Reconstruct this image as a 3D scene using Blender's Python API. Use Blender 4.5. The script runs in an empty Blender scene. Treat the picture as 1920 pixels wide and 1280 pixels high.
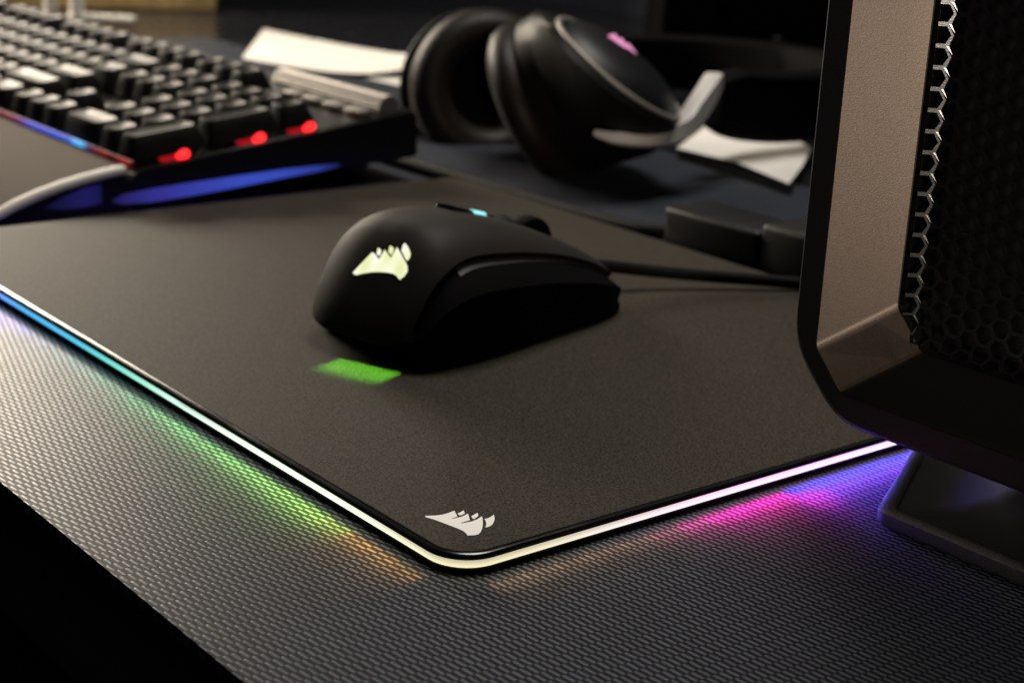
import bpy, bmesh, math, random
from mathutils import Vector, Matrix
random.seed(7)
SC = bpy.context.scene
COL = SC.collection
MM = 0.001
R = math.radians

# ------------------------------------------------------------------ camera, world, lamps, exposure
cam_d = bpy.data.cameras.new('camera')
cam = bpy.data.objects.new('camera', cam_d)
COL.objects.link(cam)
right = Vector((0.6245659930891366, 0.7795933964890797, 0.04638379487710145))
up = Vector((-0.2588487394439859, 0.1506081950946978, 0.9541040308365628))
back = Vector((0.7368274223757147, -0.6079073183643523, 0.29586152489673617))
M = Matrix((right, up, back)).transposed().to_4x4()
M.translation = Vector((0.2711446, -0.2105535, 0.1640640))
cam.matrix_world = M
cam_d.sensor_fit = 'HORIZONTAL'
cam_d.sensor_width = 36.0
cam_d.lens = 3049.0 / 1920.0 * 36.0
cam_d.clip_start = 0.01
cam_d.clip_end = 50.0
cam_d.dof.use_dof = True
cam_d.dof.focus_distance = 0.398
cam_d.dof.aperture_fstop = 17.5
cam_d.dof.aperture_blades = 0
SC.camera = cam

world = bpy.data.worlds.new('World')
SC.world = world
world.use_nodes = True
bg = world.node_tree.nodes['Background']
bg.inputs['Color'].default_value = (0.55, 0.6, 0.8, 1)
bg.inputs['Strength'].default_value = 0.016


def area(name, loc, target, sx, sy, power, color, spread=180):
    d = bpy.data.lights.new(name, 'AREA')
    d.shape = 'RECTANGLE'
    d.size, d.size_y = sx, sy
    d.energy = power
    d.color = color
    d.spread = R(spread)
    o = bpy.data.objects.new(name, d)
    o.location = loc
    o.rotation_euler = (Vector(target) - Vector(loc)).to_track_quat('-Z', 'Y').to_euler()
    COL.objects.link(o)
    return o


area('window_light', (-1.20, 0.27, 0.31), (-0.15, 0.05, 0.0), 0.42, 0.26, 15.0, (1.0, 0.87, 0.70))
area('ceiling_light', (-0.35, 0.50, 1.25), (-0.2, 0.1, 0.0), 0.5, 0.5, 13.5, (1.0, 0.945, 0.875))
area('side_light', (0.62, -0.36, 0.20), (0.075, 0.12, 0.10), 0.07, 0.07, 0.085, (1.0, 0.85, 0.72), 22)

SC.view_settings.view_transform = 'Standard'
SC.view_settings.look = 'None'
SC.view_settings.gamma = 1
SC.view_settings.exposure = 0.0
SC.view_settings.use_curve_mapping = False
SC.cycles.use_denoising = True
SC.cycles.max_bounces = 6
SC.cycles.sample_clamp_indirect = 4.0
SC.cycles.caustics_reflective = False
SC.cycles.caustics_refractive = False


# ------------------------------------------------------------------ materials
def nodes_of(m):
    nt = m.node_tree
    return nt, nt.nodes, nt.links


def mat(name, color, rough=0.5, metal=0.0, spec=0.5, grain=0.0, scale=900.0, bump=0.0, rvar=0.0, coat=0.0,
        sheen=0.0, detail=3.0, dist=0.0003):
    m = bpy.data.materials.new(name)
    m.use_nodes = True
    nt, N, L = nodes_of(m)
    b = N['Principled BSDF']
    b.inputs['Base Color'].default_value = (*color, 1)
    b.inputs['Roughness'].default_value = rough
    b.inputs['Metallic'].default_value = metal
    b.inputs['Specular IOR Level'].default_value = spec
    b.inputs['Coat Weight'].default_value = coat
    b.inputs['Sheen Weight'].default_value = sheen
    if grain or bump or rvar:
        tc = N.new('ShaderNodeTexCoord')
        n = N.new('ShaderNodeTexNoise')
        n.inputs['Scale'].default_value = scale
        n.inputs['Detail'].default_value = detail
        n.inputs['Roughness'].default_value = 0.65
        L.new(tc.outputs['Object'], n.inputs['Vector'])
        if grain:
            mp = N.new('ShaderNodeMapRange')
            mp.inputs['From Min'].default_value = 0.3
            mp.inputs['From Max'].default_value = 0.7
            mp.inputs['To Min'].default_value = max(0.12, 1 - grain)
            mp.inputs['To Max'].default_value = 1 + grain
            L.new(n.outputs['Fac'], mp.inputs['Value'])
            mx = N.new('ShaderNodeVectorMath')
            mx.operation = 'SCALE'
            mx.inputs[0].default_value = color
            L.new(mp.outputs['Result'], mx.inputs['Scale'])
            L.new(mx.outputs['Vector'], b.inputs['Base Color'])
        if rvar:
            n2 = N.new('ShaderNodeTexNoise')
            n2.inputs['Scale'].default_value = 60.0
            n2.inputs['Detail'].default_value = 4.0
            L.new(tc.outputs['Object'], n2.inputs['Vector'])
            mp2 = N.new('ShaderNodeMapRange')
            mp2.inputs['From Min'].default_value = 0.3
            mp2.inputs['From Max'].default_value = 0.7
            mp2.inputs['To Min'].default_value = rough - rvar
            mp2.inputs['To Max'].default_value = rough + rvar
            L.new(n2.outputs['Fac'], mp2.inputs['Value'])
            L.new(mp2.outputs['Result'], b.inputs['Roughness'])
        if bump:
            bp = N.new('ShaderNodeBump')
            bp.inputs['Strength'].default_value = bump
            bp.inputs['Distance'].default_value = dist
            L.new(n.outputs['Fac'], bp.inputs['Height'])
            L.new(bp.outputs['Normal'], b.inputs['Normal'])
    return m


def emit(name, color, strength=1.0, attr=None):
    m = bpy.data.materials.new(name)
    m.use_nodes = True
    nt, N, L = nodes_of(m)
    b = N['Principled BSDF']
    b.inputs['Base Color'].default_value = (0.004, 0.004, 0.004, 1)
    b.inputs['Roughness'].default_value = 0.5
    b.inputs['Specular IOR Level'].default_value = 0.05
    b.inputs['Emission Color'].default_value = (*color, 1)
    b.inputs['Emission Strength'].default_value = strength
    if attr:
        a = N.new('ShaderNodeAttribute')
        a.attribute_name = attr
        L.new(a.outputs['Color'], b.inputs['Emission Color'])
    return m


def weave_mat():
    """short raised ribs in half-offset columns, like a moulded desk mat"""
    m = bpy.data.materials.new('woven_desk_mat')
    m.use_nodes = True
    nt, N, L = nodes_of(m)
    b = N['Principled BSDF']

    def math_(op, a, c=None, d=None, clamp=False):
        n = N.new('ShaderNodeMath')
        n.operation = op
        n.use_clamp = clamp
        for i, v in enumerate((a, c, d)):
            if v is None:
                continue
            if isinstance(v, (int, float)):
                n.inputs[i].default_value = v
            else:
                L.new(v, n.inputs[i])
        return n.outputs[0]

    def sstep(v, lo, hi):
        n = N.new('ShaderNodeMapRange')
        n.interpolation_type = 'SMOOTHSTEP'
        n.inputs['From Min'].default_value = lo
        n.inputs['From Max'].default_value = hi
        n.inputs['To Min'].default_value = 1
        n.inputs['To Max'].default_value = 0
        L.new(v, n.inputs['Value'])
        return n.outputs['Result']

    tc = N.new('ShaderNodeTexCoord')
    # slight wobble so the ribs are not perfectly regular
    wn = N.new('ShaderNodeTexNoise')
    wn.inputs['Scale'].default_value = 180
    wn.inputs['Detail'].default_value = 2
    L.new(tc.outputs['Object'], wn.inputs['Vector'])
    ws = N.new('ShaderNodeVectorMath')
    ws.operation = 'MULTIPLY_ADD'
    L.new(wn.outputs['Color'], ws.inputs[0])
    ws.inputs[1].default_value = (0.0006, 0.0006, 0)
    L.new(tc.outputs['Object'], ws.inputs[2])
    sx = N.new('ShaderNodeSeparateXYZ')
    L.new(ws.outputs['Vector'], sx.inputs[0])
    X = math_('MULTIPLY', sx.outputs['X'], 1 / 0.0035)
    Y = math_('MULTIPLY', sx.outputs['Y'], 1 / 0.00194)
    col = math_('FLOOR', X)
    fx = math_('SUBTRACT', math_('FRACT', X), 0.5)
    Y2 = math_('MULTIPLY_ADD', col, 0.5, Y)
    fy = math_('SUBTRACT', math_('FRACT', Y2), 0.5)
    v = math_('MULTIPLY_ADD', fx, -0.175, fy)
    mk = math_('MULTIPLY', sstep(math_('ABSOLUTE', v), 0.03, 0.28), sstep(math_('ABSOLUTE', fx), 0.34, 0.56))
    # per-rib tone
    cv = N.new('ShaderNodeCombineXYZ')
    L.new(col, cv.inputs[0])
    L.new(math_('FLOOR', Y2), cv.inputs[1])
    wh = N.new('ShaderNodeTexWhiteNoise')
    L.new(cv.outputs[0], wh.inputs['Vector'])
    ln = N.new('ShaderNodeTexNoise')          # broad wear in the mat
    ln.inputs['Scale'].default_value = 22
    ln.inputs['Detail'].default_value = 5
    L.new(tc.outputs['Object'], ln.inputs['Vector'])
    wear = math_('MULTIPLY_ADD', ln.outputs['Fac'], 0.5, 0.75)
    tone = math_('MULTIPLY', math_('MULTIPLY_ADD', wh.outputs['Value'], 0.35, 0.8), wear)
    mc = N.new('ShaderNodeMix')
    mc.data_type = 'RGBA'
    mc.inputs['A'].default_value = (0.005, 0.005, 0.006, 1)
    mc.inputs['B'].default_value = (0.113, 0.129, 0.164, 1)
    L.new(math_('MULTIPLY', mk, tone), mc.inputs['Factor'])
    L.new(mc.outputs['Result'], b.inputs['Base Color'])
    bp = N.new('ShaderNodeBump')
    bp.inputs['Strength'].default_value = 0.22
    bp.inputs['Distance'].default_value = 0.0004
    L.new(mk, bp.inputs['Height'])
    L.new(bp.outputs['Normal'], b.inputs['Normal'])
    rr = math_('MULTIPLY_ADD', mk, -0.19, 0.48)
    L.new(rr, b.inputs['Roughness'])
    L.new(math_('MULTIPLY_ADD', mk, 0.36, 0.08), b.inputs['Specular IOR Level'])
    return m


M_WEAVE = weave_mat()
M_CLOTH = mat('pad_cloth', (0.0215, 0.0180, 0.0135), 0.66, spec=0.09, grain=2.4, scale=1500, bump=0.0, detail=2, dist=0.0004)
M_GLOSS = mat('gloss_black_plastic', (0.004, 0.004, 0.004), 0.18, rvar=0.04)
M_BLACK = mat('matt_black_plastic', (0.004, 0.004, 0.004), 0.5, spec=0.3, grain=0.2, bump=0.2, scale=2500)
M_RUBBER = mat('black_rubber', (0.0016, 0.0016, 0.0016), 0.7, spec=0.05, grain=0.3, bump=0.3, scale=1800)
M_SATIN = mat('soft_touch_black', (0.021, 0.0178, 0.0150), 0.60, spec=0.14, grain=0.12, bump=0.08, scale=3500, rvar=0.04)
M_FACET = mat('satin_grey_facet', (0.045, 0.043, 0.04), 0.4, spec=0.5)
M_PRINT = mat('white_print', (0.90, 0.88, 0.84), 0.6, grain=0.05, scale=3000)
M_FLOOR = mat('dark_floor', (0.006, 0.006, 0.006), 0.8, grain=0.3, scale=20)
M_WALL = mat('dark_wall_paint', (0.04, 0.043, 0.06), 0.85, grain=0.15, scale=30, bump=0.2)
M_BAND = mat('bronze_powder_coat', (0.102, 0.079, 0.061), 0.45, metal=0.6, grain=0.24, bump=0.14, scale=2800, detail=2)
M_FOOT = mat('dark_powder_coat', (0.026, 0.024, 0.021), 0.6, metal=0.0, spec=0.25, grain=0.35, bump=0.9, scale=1400)
M_GRILLE = mat('black_enamelled_mesh', (0.003, 0.0027, 0.0024), 0.24, spec=1.0, grain=0.15, bump=0.1, scale=2000)
M_CAP = mat('keycap_plastic', (0.0060, 0.0053, 0.0046), 0.44, spec=0.11, grain=0.15, bump=0.2, scale=3000, rvar=0.06)
M_ALU = mat('black_brushed_aluminium', (0.02, 0.02, 0.021), 0.4, metal=0.6, grain=0.2, scale=500, bump=0.2)
M_TRIM = mat('pale_satin_trim', (0.62, 0.57, 0.50), 0.4, grain=0.04)
M_ROLL = mat('worn_nickel', (0.26, 0.235, 0.205), 0.5, metal=0.5, grain=0.2, scale=700)
M_LTGREY = mat('light_grey_plastic', (0.60, 0.57, 0.53), 0.45, grain=0.05)
M_DESK = mat('black_lacquered_wood', (0.010, 0.010, 0.012), 0.26, rvar=0.05)
M_PALE = mat('pale_cabinet_paint', (0.78, 0.70, 0.60), 0.7, grain=0.05, scale=40)
M_SILVER = mat('silver_metal', (0.62, 0.57, 0.51), 0.35, metal=0.75, grain=0.08, scale=900, bump=0.1)
M_GREYTOP = mat('wrist_rest_rubber', (0.066, 0.049, 0.036), 0.8, spec=0.08, grain=0.15, scale=1200, bump=0.5)
M_WHITE = mat('white_paper', (0.70, 0.675, 0.62), 0.7, grain=0.04, scale=300)
M_WHITEPL = mat('white_plastic', (0.84, 0.79, 0.71), 0.45, grain=0.04, scale=300)
M_LEATHER = mat('brown_black_leatherette', (0.010, 0.0070, 0.0052), 0.48, spec=0.18, grain=0.25, scale=500, bump=0.6)
M_CUP = mat('dark_grey_satin_plastic', (0.0055, 0.0050, 0.0042), 0.46, spec=0.10, grain=0.1, scale=900, bump=0.1, rvar=0.05)
M_WOOD = mat('oiled_wood', (0.74, 0.50, 0.20), 0.5, grain=0.3, scale=60, bump=0.3)
M_CABLE = mat('braided_cable', (0.003, 0.003, 0.003), 0.6, spec=0.1, grain=0.5, scale=2600, bump=0.8)
M_HUB = mat('hub_plastic', (0.0035, 0.0035, 0.004), 0.45, spec=0.3, grain=0.2, scale=1500, bump=0.15)
M_STRIP = emit('light_strip_glow', (1, 1, 1), 1.0, 'glow')
M_LOGO = emit('logo_glow', (0.97, 0.99, 0.70), 1.0, 'glow')
M_CYAN = emit('cyan_glow', (0.30, 0.85, 0.95), 1.3)
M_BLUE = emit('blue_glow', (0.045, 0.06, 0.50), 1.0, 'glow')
M_RED = emit('red_glow', (1.0, 0.018, 0.02), 2.6)
M_REDDIM = emit('red_glow_dim', (1.0, 0.02, 0.03), 0.35)
M_PINK = emit('pink_glow', (0.95, 0.35, 0.62), 1.0)
M_GREENW = emit('green_window_glow', (0.25, 0.9, 0.08), 0.03)
M_SCREEN = emit('dim_screen', (0.013, 0.013, 0.022), 1.0)


# ------------------------------------------------------------------ mesh builders (all in millimetres)
class MB:
    def __init__(s):
        s.v, s.f = [], []

    def add(s, vs, fs):
        o = len(s.v)
        s.v += [tuple(p) for p in vs]
        s.f += [tuple(i + o for i in f) for f in fs]
        return s

    def box(s, a, b, bev=0.0, seg=2, xf=None):
        bm = bmesh.new()
        bmesh.ops.create_cube(bm, size=1.0)
        for v in bm.verts:
            v.co = Vector([(a[i] + b[i]) / 2 + v.co[i] * (b[i] - a[i]) for i in range(3)])
        if bev:
            bmesh.ops.bevel(bm, geom=bm.edges[:], offset=bev, segments=seg, profile=0.5, affect='EDGES')
        if xf:
            for v in bm.verts:
                v.co = xf @ v.co
        bm.verts.index_update()
        s.add([v.co[:] for v in bm.verts], [[v.index for v in f.verts] for f in bm.faces])
        bm.free()
        return s

    def loft(s, rings, closed=True, cap0=True, cap1=True):
        n = len(rings[0])
        vs = [p for r in rings for p in r]
        fs = []
        for i in range(len(rings) - 1):
            for j in range(n if closed else n - 1):
                k = (j + 1) % n
                fs.append((i * n + j, i * n + k, (i + 1) * n + k, (i + 1) * n + j))
        if cap0:
            fs.append(tuple(range(n - 1, -1, -1)))
        if cap1:
            o = (len(rings) - 1) * n
            fs.append(tuple(range(o, o + n)))
        return s.add(vs, fs)

    def prism(s, poly, z0, z1):
        return s.loft([[(x, y, z0) for x, y in poly], [(x, y, z1) for x, y in poly]])

    def tube(s, path, r, n=12):
        pts = [Vector(p) for p in path]
        rad = r if isinstance(r, (list, tuple)) else [r] * len(pts)
        rings = []
        ref = Vector((0, 0, 1))
        for i, p in enumerate(pts):
            t = (pts[min(i + 1, len(pts) - 1)] - pts[max(i - 1, 0)]).normalized()
            a = t.cross(ref)
            if a.length < 1e-3:
                a = t.cross(Vector((1, 0, 0)))
            a.normalize()
            b = a.cross(t)
            rings.append([p + (a * math.cos(k * 2 * math.pi / n) + b * math.sin(k * 2 * math.pi / n)) * rad[i]
                          for k in range(n)])
        return s.loft(rings)

    def lathe(s, prof, c, axis, n=40, cap0=True, cap1=True):
        """prof: list of (radius, height along axis)"""
        ax = Vector(axis).normalized()
        a = ax.orthogonal().normalized()
        b = ax.cross(a)
        c = Vector(c)
        rings = [[c + ax * h + (a * math.cos(k * 2 * math.pi / n) + b * math.sin(k * 2 * math.pi / n)) * r
                  for k in range(n)] for r, h in prof]
        return s.loft(rings, True, cap0, cap1)

    def build(s, name, m, parent=None, smooth=40, loc=None, shade=True):
        me = bpy.data.meshes.new(name)
        o = bpy.data.objects.new(name, me)
        COL.objects.link(o)
        if parent is not None:
            o.parent = parent
            inv = wm(parent).inverted()
        else:
            L0 = Vector(loc if loc else (0, 0, 0)) * MM
            o.location = L0
            inv = Matrix.Translation(-L0)
        me.from_pydata([inv @ (Vector(p) * MM) for p in s.v], [], s.f)
        me.validate()
        bm = bmesh.new()
        bm.from_mesh(me)
        bmesh.ops.remove_doubles(bm, verts=bm.verts, dist=1e-6)
        bmesh.ops.recalc_face_normals(bm, faces=bm.faces)
        bm.to_mesh(me)
        bm.free()
        if shade:
            me.polygons.foreach_set('use_smooth', [True] * len(me.polygons))
            me.set_sharp_from_angle(angle=R(smooth))
        me.materials.append(m)
        return o


def wm(o):
    if o.parent is None:
        return Matrix.LocRotScale(o.location, o.rotation_euler, None)
    return wm(o.parent) @ Matrix.LocRotScale(o.location, o.rotation_euler, None)


def tag(o, label=None, cat=None, group=None, kind=None):
    if label:
        o['label'] = label
    if cat:
        o['category'] = cat
    if group:
        o['group'] = group
    if kind:
        o['kind'] = kind
    return o


def thing(name, label, cat, loc, rot=(0, 0, 0), group=None):
    o = bpy.data.objects.new(name, None)
    o.empty_display_size = 0.02
    COL.objects.link(o)
    o.location = Vector(loc) * MM
    o.rotation_euler = rot
    return tag(o, label, cat, group)


def interp(x, table):
    if x <= table[0][0]:
        return table[0][1]
    for (a, va), (b, vb) in zip(table, table[1:]):
        if x <= b:
            t = (x - a) / (b - a)
            if isinstance(va, (tuple, list)):
                return tuple(p + (q - p) * t for p, q in zip(va, vb))
            return va + (vb - va) * t
    return table[-1][1]


def sinterp(x, table):
    """smooth (Catmull-Rom) table lookup"""
    n = len(table)
    if x <= table[0][0]:
        return table[0][1]
    if x >= table[-1][0]:
        return table[-1][1]
    for i in range(n - 1):
        x0, y0 = table[i]
        x1, y1 = table[i + 1]
        if x0 <= x <= x1:
            def slope(k):
                if k == 0:
                    return (table[1][1] - table[0][1]) / (table[1][0] - table[0][0])
                if k == n - 1:
                    return (table[-1][1] - table[-2][1]) / (table[-1][0] - table[-2][0])
                return (table[k + 1][1] - table[k - 1][1]) / (table[k + 1][0] - table[k - 1][0])
            h = x1 - x0
            t = (x - x0) / h
            m0, m1 = slope(i) * h, slope(i + 1) * h
            return ((2 * t ** 3 - 3 * t ** 2 + 1) * y0 + (t ** 3 - 2 * t ** 2 + t) * m0
                    + (-2 * t ** 3 + 3 * t ** 2) * y1 + (t ** 3 - t ** 2) * m1)


def spline(pts, n):
    pts = [Vector(p) for p in pts]
    out = []
    m = len(pts)
    for i in range(n):
        f = i / (n - 1) * (m - 1)
        k = min(int(f), m - 2)
        t = f - k
        p0, p1, p2, p3 = pts[max(k - 1, 0)], pts[k], pts[k + 1], pts[min(k + 2, m - 1)]
        out.append(0.5 * ((2 * p1) + (p2 - p0) * t + (2 * p0 - 5 * p1 + 4 * p2 - p3) * t * t
                          + (3 * p1 - p0 - 3 * p2 + p3) * t ** 3))
    return out


def color_attr(o, fn):
    """emission colour per vertex from the vertex position in mm (world)"""
    me = o.data
    at = me.color_attributes.new('glow', 'FLOAT_COLOR', 'POINT')
    w = wm(o)
    for i, v in enumerate(me.vertices):
        c = fn(w @ v.co / MM)
        at.data[i].color = (*c, 1)


# ------------------------------------------------------------------ setting: floor, wall, desk
tag(MB().add([(-6000, -5000, -735), (4000, -5000, -735), (4000, 5000, -735), (-6000, 5000, -735)], [(0, 1, 2, 3)])
    .build('floor', M_FLOOR), kind='structure')
tag(MB().add([(-5000, 960, -735), (3000, 960, -735), (3000, 960, 2200), (-5000, 960, 2200)], [(0, 1, 2, 3)])
    .build('wall', M_WALL), kind='structure')
tag(MB().box((-2300, -60, -45), (900, 940, -3.05), 1.2, 2).build('desk', M_DESK),
    'black lacquered desk under the woven mat, its front edge dark', 'desk')
dm = MB()
dm.loft([[(-900, -64.5, z), (880, -64.5, z), (880, 425, z), (-900, 425, z)] for z in (-3.0, 0.0)], True, True, True)
tag(dm.build('desk_mat', M_WEAVE, shade=False), 'black woven mat of short grey ribs spread under the mouse pad and keyboard', 'desk mat')

# ------------------------------------------------------------------ mouse pad
def round_rect(x0, y0, x1, y1, r, n=10, step=6.0):
    pts = []
    for cx, cy, a0 in ((x0 + r, y0 + r, 180), (x1 - r, y0 + r, 270), (x1 - r, y1 - r, 0), (x0 + r, y1 - r, 90)):
        for k in range(n + 1):
            a = R(a0 + 90 * k / n)
            pts.append((cx + r * math.cos(a), cy + r * math.sin(a)))
    out = []
    for i, p in enumerate(pts):
        q = pts[(i + 1) % len(pts)]
        d = math.hypot(q[0] - p[0], q[1] - p[1])
        m = max(1, int(d / step))
        out += [(p[0] + (q[0] - p[0]) * k / m, p[1] + (q[1] - p[1]) * k / m) for k in range(m)]
    return out


def outline(off, r0=9.0):
    return round_rect(-350 - off, -off, off, 260 + off, r0 + off)


def zr(off, z):
    return [(x, y, z) for x, y in outline(off)]


pad = thing('mouse_pad', 'flat dark cloth mouse pad with a glowing multicoloured edge lying on the desk', 'mouse pad',
            (-175, 130, 0))
MB().loft([zr(-1.5, 0.15), zr(1.2, 0.15), zr(1.8, 0.4), zr(1.8, 1.1), zr(1.4, 1.35), zr(-4, 1.35)], True, True, False)\
    .build('base_plate', M_RUBBER, pad, 35)
MB().loft([zr(-4, 3.55), zr(1.7, 3.55), zr(2.0, 3.75), zr(1.9, 4.4), zr(1.0, 4.95), zr(0.0, 5.0), zr(-3, 5.0)], True, False, False)\
    .build('rim', M_GLOSS, pad, 50)
cl = MB().loft([zr(0.1, 4.9), zr(0.0, 5.12), zr(-0.3, 5.2)], True, False, True).build('cloth_surface', M_CLOTH, pad, 50)
st = MB().loft([zr(0.9, 1.3), zr(1.5, 1.6), zr(1.7, 2.4), zr(1.5, 3.2), zr(0.9, 3.6)], True, False, False)\
    .build('light_strip', M_STRIP, pad, 60)
BOTTOM = [(-300, (0.35, 0.20, 1.6)), (-250, (0.085, 0.42, 0.86)), (-205, (0.09, 0.52, 0.78)), (-180, (0.15, 0.66, 0.60)),
          (-155, (0.35, 0.80, 0.60)), (-130, (0.75, 1.0, 0.85)), (-95, (1.2, 1.5, 1.1)), (-50, (1.3, 1.5, 1.05)),
          (-24, (1.05, 1.0, 0.75)), (-8, (0.92, 0.84, 0.56)), (0, (0.90, 0.80, 0.50))]
RIGHT = [(0, (0.90, 0.80, 0.50)), (25, (0.90, 0.80, 0.56)), (45, (1.0, 0.86, 0.78)), (65, (1.2, 0.92, 1.0)),
         (85, (1.8, 1.0, 1.5)), (110, (2.2, 1.0, 2.0)), (150, (1.8, 1.1, 2.6)), (260, (1.4, 1.0, 2.6))]
# what the LEDs behind the strip throw on the desk: colour times power along the edge
GLOW_POWER = 0.0075
GLOW_B = [(-272, (0.10, 0.04, 0.50)), (-240, (0.08, 0.04, 0.42)), (-222, (0.01, 0.05, 0.14)), (-200, (0.005, 0.06, 0.07)), (-170, (0.008, 0.12, 0.06)), (-135, (0.04, 0.27, 0.06)),
          (-100, (0.12, 0.36, 0.06)), (-60, (0.24, 0.52, 0.06)), (-46, (0.29, 0.52, 0.05)), (-34, (0.28, 0.18, 0.025)), (-30, (0.28, 0.125, 0.018)), (-12, (0.17, 0.075, 0.012))]
GLOW_R = [(6, (0.07, 0.038, 0.016)), (56, (0.08, 0.040, 0.020)), (68, (0.30, 0.03, 0.10)), (80, (0.85, 0.012, 0.32)), (106, (1.05, 0.012, 0.40)), (113, (0.55, 0.014, 0.24)), (118, (0.22, 0.012, 0.13)), (140, (0.17, 0.012, 0.12)), (190, (0.15, 0.012, 0.10))]
GLOW_W = [(96, (0.0, 0.0, 0.0)), (106, (0.10, 0.07, 1.2)), (120, (0.16, 0.12, 1.9)), (160, (0.16, 0.12, 1.9)), (190, (0.1, 0.08, 1.4))]
LAMPS = [('b', a, 11.0, interp(a, GLOW_B), 46, -0.40) for a in range(-270, -9, 10)] \
    + [('r', a, 11.0, interp(a, GLOW_R), 40 if a < 110 else 20, -0.40 if a < 110 else -0.26) for a in range(10, 192, 10)] \
    + [('r', a, 11.0, interp(a, GLOW_W), 70, -0.30) for a in range(112, 166, 10)]


def strip_color(p):
    if p.y > 257:
        return (0.0, 0.0, 0.0)
    if p.y < 6 and p.x < -3:
        return interp(p.x, BOTTOM)
    return interp(p.y, RIGHT) if p.x > -175 else (0.3, 0.2, 1.2)


color_attr(st, lambda p: tuple(c * (1.2 - 0.55 * max(0.0, min(1.0, (p.z - 1.8) / 1.5)) * (0.2 if p.x < -130 else 1)) for c in strip_color(p)))
for ed, am, ln, zc, zs_, tilt in LAMPS:
    zd = bpy.data.lights.new('edge_lamp', 'AREA')
    zd.shape = 'RECTANGLE'
    zd.size, zd.size_y = ln * MM, 0.0016
    zp = max(zc)
    zd.energy = zp * GLOW_POWER
    zd.color = tuple(c / zp for c in zc)
    zd.spread = R(zs_)
    zo = bpy.data.objects.new('edge_lamp', zd)
    zo.parent = pad
    zo.location = (Vector((am, -2.2, 3.0) if ed == 'b' else (2.2, am, 3.0)) - Vector((-175, 130, 0))) * MM
    zo.rotation_euler = Vector((0, -1, tilt) if ed == 'b' else (1, 0, tilt)).to_track_quat('-Z', 'Y').to_euler()
    COL.objects.link(zo)


def poly_print(name, polys, z, m, parent):
    mb = MB()
    for poly in polys:
        n = len(poly)
        mb.add([(x, y, z) for x, y in poly] + [(x, y, z - 0.1) for x, y in poly],
               [tuple(range(n))] + [(i, (i + 1) % n, n + (i + 1) % n, n + i) for i in range(n)])
    return mb.build(name, m, parent, shade=False)


PAD_LOGO = [[(-23.18, 7.48), (-21.92, 9.83), (-21.47, 11.5), (-21.52, 13.41), (-21.88, 15.44), (-20.55, 14.82), (-19.0, 14.13), (-18.52, 13.91), (-18.35, 12.06), (-18.12, 11.89), (-17.96, 13.78), (-18.08, 15.46), (-18.63, 17.18), (-17.17, 16.36), (-15.16, 15.15), (-15.06, 12.46), (-14.74, 12.22), (-14.34, 15.22), (-14.68, 17.07), (-15.45, 19.05), (-14.21, 18.33), (-11.48, 16.27), (-9.58, 14.58), (-8.22, 13.11), (-7.44, 11.79), (-7.49, 10.7), (-8.27, 9.24), (-9.46, 9.65), (-10.93, 9.91), (-12.54, 9.71), (-14.63, 9.29), (-16.96, 8.76), (-19.91, 8.08), (-22.36, 7.17)], [(-20.05, 15.06), (-20.26, 16.09), (-20.86, 17.48), (-19.2, 16.67), (-18.79, 15.7), (-18.81, 14.85), (-19.35, 14.82)], [(-16.97, 16.94), (-17.29, 18.05), (-17.77, 19.44), (-16.23, 18.63), (-15.6, 17.48), (-15.14, 16.34), (-15.93, 16.43)], [(-13.82, 18.66), (-13.75, 19.84), (-14.17, 21.05), (-14.69, 22.12), (-13.31, 21.33), (-11.76, 20.04), (-10.21, 18.25), (-9.54, 16.71), (-9.7, 15.68), (-11.02, 16.99), (-12.43, 17.94)]]
poly_print('printed_logo', PAD_LOGO, 5.32, M_PRINT, pad)

# ------------------------------------------------------------------ connector block behind the pad
hub = thing('usb_hub', 'dark grey connector block on the desk at the far edge of the mouse pad', 'hub', (-180, 275, 0))
MB().box((-207, 263.5, 0), (-154, 292, 19), 2.0, 3).build('case', M_HUB, hub)
MB().box((-153.5, 264.5, 3), (-118, 286, 23), 2.5, 3).build('plug', M_BLACK, hub)
MB().tube(spline([(-118, 275, 13), (-95, 277, 12), (-60, 290, 6), (-20, 320, 3), (40, 360, 3)], 20), 2.6).build('cable', M_CABLE, hub)

MB().tube(spline([(-206, 276, 8), (-214, 274, 5), (-235, 268, 4), (-300, 265.8, 3.4), (-360, 265, 3.4), (-480, 263, 3.4)], 30), 3.4).build('cable', M_CABLE, hub)

# ------------------------------------------------------------------ mouse
MA = R(7.0)
MF = Vector((-math.sin(MA), math.cos(MA), 0))
MW = Vector((math.cos(MA), math.sin(MA), 0))
MO = Vector((-142.0, 59.0, 5.2))


def mp(u, w, z):
    return MO + MF * u + MW * w + Vector((0, 0, z))


T_WR = [(0, 15), (0.8, 19), (2, 22.5), (4, 26.5), (7, 29), (12, 31), (20, 32.8), (30, 33.5), (45, 33), (62, 31), (80, 29.5), (95, 28.0), (106, 25), (112, 21.5), (115, 17)]
T_W = [(0, 11), (1.5, 15.5), (4, 20), (9, 25.5), (18, 31), (30, 33.5), (45, 33), (62, 31), (80, 29.5), (95, 28.5), (106, 26), (112, 22.5), (115, 18)]
T_H = [(0, 8.4), (1, 11.8), (2, 14.6), (6, 22.5), (10, 29.2), (14, 35.2), (17.5, 39.2), (21.5, 41.6), (28, 42.7), (36, 42.6), (43, 41.8), (55, 39), (68, 35.5), (83, 30), (98, 23.5), (110, 17), (115, 12.5)]
T_S = [(0, 7.0), (3, 8.5), (6, 12.0), (10, 18.5), (15, 25.5), (21, 30.0), (28, 32.4), (36, 32.8), (46, 31.8), (60, 29.6), (80, 25.2), (98, 19.3), (110, 13.5), (115, 10.0)]
PEXP = (2.9, 2.15)                         # section exponent on the right and on the left side
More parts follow.
